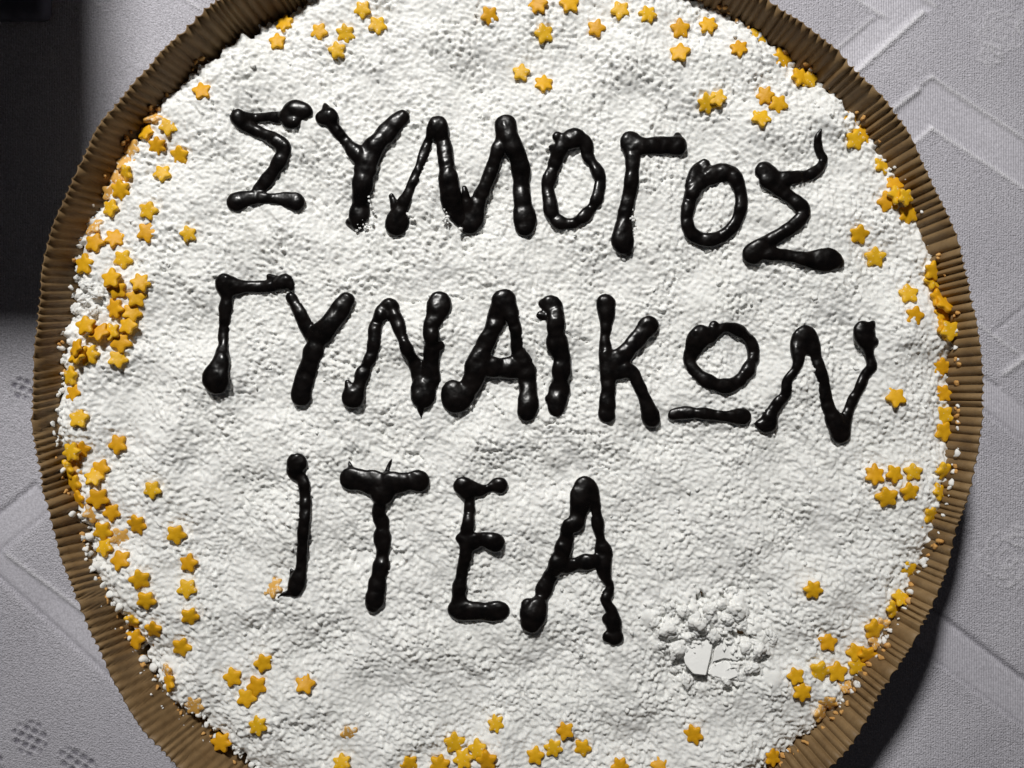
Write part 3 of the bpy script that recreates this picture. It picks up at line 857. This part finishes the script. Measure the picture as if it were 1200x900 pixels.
def make_letter(label, strokes, bead, seed):
    r_ = random.Random(seed)
    cos, fas, off = [], [], 0
    co0, fa0 = SPH
    for st in strokes:
        pts = catmull(st, 12)
        acc = 0.0; last = None; nxt = 0.0; ph = r_.uniform(0, 6); ph2 = r_.uniform(0, 6)
        for v in pts:
            x, y, r = v
            if last is not None: acc += math.hypot(x - last[0], y - last[1])
            last = (x, y)
            if acc < nxt: continue
            r = max(r, 1.1)
            nxt = acc + max(0.22 * r, 0.7)
            b = 1 + 0.95 * bead * (math.sin(acc / 4.6 + ph) + 0.6 * math.sin(acc / 2.9 + ph2))
            rr = r * b * r_.uniform(0.98, 1.02) * 1.06 + 0.7
            side = bead * 3.0 * math.sin(acc / 6.3 + ph2)
            hz = (surf(x, y) - ZC) / PX
            zc = hz + 0.20 * rr
            f = 1 - zc * PX / DIST           # stand where seen although a little above the sugar
            cx = 600 + (x + side - 600) * f; cy = 450 + (y - 450) * f
            c = co0 * np.array([rr, rr, min(rr * 0.55, 4.4 + 0.12 * rr)]) * 1.0 + np.array([cx, cy, zc])
            cos.append(c); fas.append(fa0 + off); off += len(co0)
    co = np.concatenate(cos); fa = np.concatenate(fas)
    # flip y so the winding stays outward once in world axes
    base = np.array([co[:, 0].mean(), co[:, 1].mean(), 0.0])
    co = co - base; co[:, 1] *= -1
    me = bpy.data.meshes.new('chocolate_letter')
    me.from_pydata(co.tolist(), [], fa.tolist())
    tmp = bpy.data.objects.new('tmp', me); C.objects.link(tmp)
    md = tmp.modifiers.new('r', 'REMESH'); md.mode = 'VOXEL'; md.voxel_size = 1.25; md.use_smooth_shade = True
    sm = tmp.modifiers.new('s', 'SMOOTH'); sm.factor = 0.5; sm.iterations = 12
    dg = bpy.context.evaluated_depsgraph_get()
    out = bpy.data.meshes.new_from_object(tmp.evaluated_get(dg))
    bpy.data.objects.remove(tmp); bpy.data.meshes.remove(me)
    n = len(out.vertices)
    v = np.empty(n * 3, dtype=np.float32); out.vertices.foreach_get('co', v); v = v.reshape(-1, 3) * PX
    # uneven, hand-piped surface
    q = v / PX
    wq = np.random.default_rng(900 + seed)
    for lam, am in ((16.0, 0.36), (8.0, 0.12)):
        for _ in range(4):
            a = wq.standard_normal(3); a /= np.linalg.norm(a)
            d = wq.standard_normal(3); d /= np.linalg.norm(d)
            q = q + (am * 0.6 * np.sin((q @ a) * 2 * math.pi / lam + wq.uniform(0, 6)))[:, None] * d
    v = (q * PX).astype(np.float32)
    zmin = v[:, 2].min()
    v[:, 2] -= zmin
    out.vertices.foreach_set('co', v.ravel())
    out.name = 'chocolate_letter'
    out.update()
    o = link('chocolate_letter', out, M_CHOC)
    o.location = ((base[0] - 600) * PX, (450 - base[1]) * PX, ZC + zmin)
    tag(o, label, 'icing letter', 'chocolate letters piped on the cake')
for k, (label, strokes, bead) in enumerate(LET):
    make_letter(label, strokes, bead, k)

# ------------------------------------------------------------------ star sprinkles
def star_mesh(seed):
    r = random.Random(seed)
    pts = 5 if seed % 4 else 6
    n = pts * 8
    R = 11.2 * PX
    amp = [r.uniform(0.85, 1.12) for _ in range(pts)]
    def rad(t):
        k = t / (2 * math.pi) * pts
        i = int(round(k)) % pts
        c = 0.5 + 0.5 * math.cos(t * pts)
        return R * (0.70 + 0.38 * (c ** 1.15) * amp[i])
    rings = [(0.90, 0.0), (1.0, 1.0), (1.0, 3.8), (0.96, 4.9), (0.86, 5.5), (0.45, 5.7)]
    vs, fs = [], []
    sx, sy = r.uniform(.95, 1.05), r.uniform(.95, 1.05)
    for f, z in rings:
        for i in range(n):
            t = i / n * 2 * math.pi
            q = rad(t)
            if f < 0.6: q = 0.5 * q + 0.5 * R * 0.8
            vs.append((q * f * math.cos(t) * sx, q * f * math.sin(t) * sy, z * PX * (1 + 0.05 * math.sin(t * 2 + seed))))
    for a in range(len(rings) - 1):
        for i in range(n):
            fs.append((a * n + i, a * n + (i + 1) % n, (a + 1) * n + (i + 1) % n, (a + 1) * n + i))
    fs.append(tuple(range(n))[::-1])
    top = (len(rings) - 1) * n
    vs.append((0, 0, 5.75 * PX)); c = len(vs) - 1
    for i in range(n): fs.append((top + i, top + (i + 1) % n, c))
    me = bpy.data.meshes.new('star_sprinkle'); me.from_pydata(vs, [], fs)
    me.polygons.foreach_set('use_smooth', np.ones(len(me.polygons), dtype=bool))
    return me
M_TONES = [M_STAR, mat_star('amber_sugar_star', (0.67, 0.315, 0.005), (0.80, 0.41, 0.011), 0.68), mat_star('mustard_sugar_star', (0.74, 0.40, 0.008), (0.86, 0.51, 0.020), 0.60)]
STARS = [star_mesh(s) for s in range(1, 13)]
PALES = []
for s in range(3):
    sp_ = star_mesh(20 + s); sp_.materials.append(M_STAR_PALE); PALES.append(sp_)
for k, s in enumerate(STARS): s.materials.append(M_TONES[k % 3])

LN = {0: 'opening sigma', 1: 'upper upsilon', 3: 'second lambda', 4: 'narrow omicron', 5: 'upper gamma', 6: 'round omicron', 7: 'closing sigma', 8: 'opening gamma',
      15: 'closing nu', 16: 'opening iota', 17: 'tau', 18: 'epsilon', 19: 'closing alpha'}
ORD = ['nearest', 'second nearest', 'third nearest', 'fourth nearest', 'fifth nearest', 'sixth nearest', 'seventh nearest', 'eighth nearest', 'ninth nearest', 'tenth nearest',
       'eleventh nearest', 'twelfth nearest', 'thirteenth nearest', 'fourteenth nearest', 'fifteenth nearest']
def ordered(phrase, li, pts, hue='yellow'):
    """label each star of a cluster by how near it lies to a letter"""
    st = [p for k in LET[li][1] for p in catmull(k, 6)]
    pts = sorted(pts, key=lambda q: min(math.hypot(q[0] - p[0], q[1] - p[1]) - p[2] for p in st))
    return [('%s star sprinkle %s, %s the %s' % (hue, phrase, ORD[i], LN[li]), [p]) for i, p in enumerate(pts)]
CL = [
 ('lone yellow star sprinkle between the opening sigma and the paper case', [(236, 107)]),
 ('yellow star sprinkle alone between the loose group above upsilon and the close pair', [(573, 18)]),
 ('lone yellow star sprinkle just beyond the foot of the closing nu', [(1050, 466)]),
 ('lone yellow star sprinkle between the broken sugar patch and the case', [(953, 691)]),
 ('lone yellow star sprinkle below the broken sugar patch', [(814, 861)]),
 ('yellow star sprinkle alone between the epsilon and the heap below it', [(581, 849)]),
 ('lone yellow star sprinkle below the smeared star of the bottom word', [(357, 803)]),
 ('lone yellow star sprinkle between the opening sigma foot and the scattered stars', [(220, 274)]),
]
for args in [
 ('in the loose group by the top edge', 1, [(334, 28), (325, 49), (374, 37), (425, 11), (442, 30), (405, 39), (395, 59)]),
 ('of the four by the top edge', 4, [(631, 5), (667, 6), (637, 39), (699, 33)]),
 ('of the close pair', 3, [(611, 85), (637, 99)]),
 ('in the short row by the top edge', 5, [(727, 12), (759, 17), (797, 34), (797, 62), (830, 30), (866, 57)]),
 ('of the overlapping pair', 6, [(829, 120), (842, 115)]),
 ('of the touching three', 7, [(897, 112), (912, 122), (892, 139)]),
 ('tilted at the cake edge', 7, [(897, 30), (924, 58), (937, 91), (956, 84)]),
 ('in the file against the case', 7, [(1021, 150), (1002, 164), (1010, 130), (1039, 190), (1057, 212)]),
 ('in the small edge heap', 7, [(1041, 236), (1061, 231), (1072, 247), (1051, 229)]),
 ('of the pair standing clear', 7, [(1007, 274), (1026, 301)]),
 ('in the pile along the case', 15, [(1094, 317), (1092, 328), (1098, 350), (1112, 357), (1105, 367), (1106, 386), (1117, 387)]),
 ('of the pair beside the pile', 15, [(1065, 345), (1072, 370)]),
 ('in single file on the edge', 15, [(1118, 429), (1117, 461), (1119, 487), (1113, 506)]),
 ('in the cluster of five', 15, [(1025, 557), (1048, 556), (1071, 553), (1040, 582), (1066, 576)]),
 ('on the edge beside the five', 15, [(1107, 551), (1101, 577), (1094, 604), (1097, 625)]),
 ('among edge crumbs beyond the broken sugar', 19, [(1076, 671), (1056, 702), (1053, 716), (1023, 737), (1003, 765), (1018, 767), (1010, 786)]),
 ('in the loose group beyond the broken sugar', 19, [(970, 753), (960, 786), (981, 788), (933, 793), (940, 811)]),
 ('on the lower edge past the broken sugar', 19, [(726, 899), (773, 898), (905, 888)]),
 ('of the touching four', 19, [(662, 857), (649, 877), (628, 886), (683, 876)]),
 ('in the lower edge heap', 18, [(532, 871), (561, 879), (544, 890), (571, 891), (516, 896)]),
 ('near the sugar-dusted star', 17, [(401, 895), (479, 895)]),
 ('in the loose five beside lower pleats', 16, [(308, 777), (273, 794), (301, 804), (289, 818), (302, 851)]),
 ('in the straggling line inside the edge', 16, [(206, 626), (221, 660), (219, 690), (222, 722), (213, 758), (178, 574), (138, 521)]),
 ('in the band along lower pleats', 16, [(161, 614), (163, 679), (171, 703), (180, 737), (157, 750), (199, 800), (260, 870), (155, 727)]),
 ('in the crowded edge heap', 16, [(118, 550), (110, 560), (114, 584), (131, 600), (121, 622), (124, 642), (141, 657)]),
 ('on the outermost rim of sugar', 8, [(84, 441), (86, 461), (92, 491), (85, 530), (95, 526), (76, 550), (86, 566), (90, 585)]),
 ('in the dense edge heap', 8, [(131, 327), (137, 339), (164, 332), (159, 349), (136, 362), (154, 367), (150, 382), (101, 382),
     (116, 390), (131, 389), (141, 401), (90, 408), (105, 416), (137, 421), (92, 417)]),
 ('scattered above the dense heap', 8, [(174, 247), (172, 272), (134, 280), (111, 285), (144, 304), (100, 310)]),
 ('in the file along the edge', 0, [(196, 148), (172, 156), (184, 170), (211, 181), (190, 204), (149, 202), (142, 222), (130, 244)]),
]:
    CL += ordered(*args)
CLP = [
 ('pale smeared star sprinkle touching the foot of the opening iota', [(321, 689)]),
 ('sugar-dusted star sprinkle below the tau', [(409, 860)]),
] + ordered('in the crowded edge heap', 16, [(90, 546), (107, 601), (141, 629)], 'pale orange') \
  + ordered('sunk at the edge', 0, [(179, 137), (152, 172), (141, 187), (131, 203), (122, 221), (107, 264)], 'pale orange') \
  + ordered('crumbling beyond the broken sugar', 19, [(1031, 755), (1043, 738), (993, 805), (971, 822), (960, 835)], 'pale orange') \
  + ordered('crumbling beside the lower pleats', 16, [(197, 788), (228, 826)], 'pale orange')
placed = []
HREST = np.maximum(HF, np.where(inset < 8, HS - 1.0, HF))
def rest(px, py):
    i = min(max(int(round((py - gy[0]) / ST)), 2), NG - 3); j = min(max(int(round((px - gx[0]) / ST)), 2), NG - 3)
    return ZC + max(float(HREST[i - 2:i + 3, j - 2:j + 3].mean()), -9.0) * PX
def put_star(px, py, label, pale, rnd):
    me = rnd.choice(PALES if pale else STARS)
    surf = rest
    near = [q for q in placed if math.hypot(q[0] - px, q[1] - py) < 17.5]
    z = surf(px, py) - 0.00035
    # slope of the shoulder under the star
    e = 9
    gx_ = (surf(px + e, py) - surf(px - e, py)) / (2 * e * PX)
    gy_ = (surf(px, py - e) - surf(px, py + e)) / (2 * e * PX)
    g = Vector((gx_, gy_)); 
    if g.length > 0.9: g *= 0.9 / g.length
    tilt = Vector((-g.x, -g.y, 1)).normalized()
    jitter = 0.13
    if near:
        q = min(near, key=lambda q: math.hypot(q[0] - px, q[1] - py))
        d = math.hypot(q[0] - px, q[1] - py)
        z = max(z, q[2] + 6.2 * PX * max(0.0, 1 - (d / 18.5) ** 2) ** 0.5)
        jitter = 0.22
    if pale: z -= 0.0006; jitter = 0.3
    tilt = (tilt + Vector((rnd.gauss(0, jitter), rnd.gauss(0, jitter), 0))).normalized()
    rp = math.hypot(px - CX, py - CY)
    z = max(z, ZC - 0.0030)
    o = bpy.data.objects.new('star_sprinkle', me); C.objects.link(o)
    p = P(px, py, z + 3 * PX)
    # keep it inside the paper wall
    t = math.atan2(p.y - CC.y, p.x - CC.x); rr = math.hypot(p.x - CC.x, p.y - CC.y)
    lim = float(wall_radius(np.array(t), z)) - 0.0030
    if rr > lim:
        p.x = CC.x + lim * math.cos(t); p.y = CC.y + lim * math.sin(t)
    o.rotation_mode = 'QUATERNION'
    spin = Matrix.Rotation(rnd.uniform(0, 6.283), 4, 'Z').to_quaternion()
    o.rotation_quaternion = Vector((0, 0, 1)).rotation_difference(tilt) @ spin
    s = rnd.uniform(0.90, 1.12)
    o.scale = (s, s, s * rnd.uniform(0.75, 1.0))
    o.location = (p.x, p.y, z)
    tag(o, label, 'star sprinkle', 'yellow star sprinkles on the cake')
    placed.append((px, py, z))
rs = random.Random(21)
for label, pts in CLP:
    for px, py in pts: put_star(px, py, label, True, rs)
for label, pts in CL:
    for px, py in pts: put_star(px, py, label, False, rs)
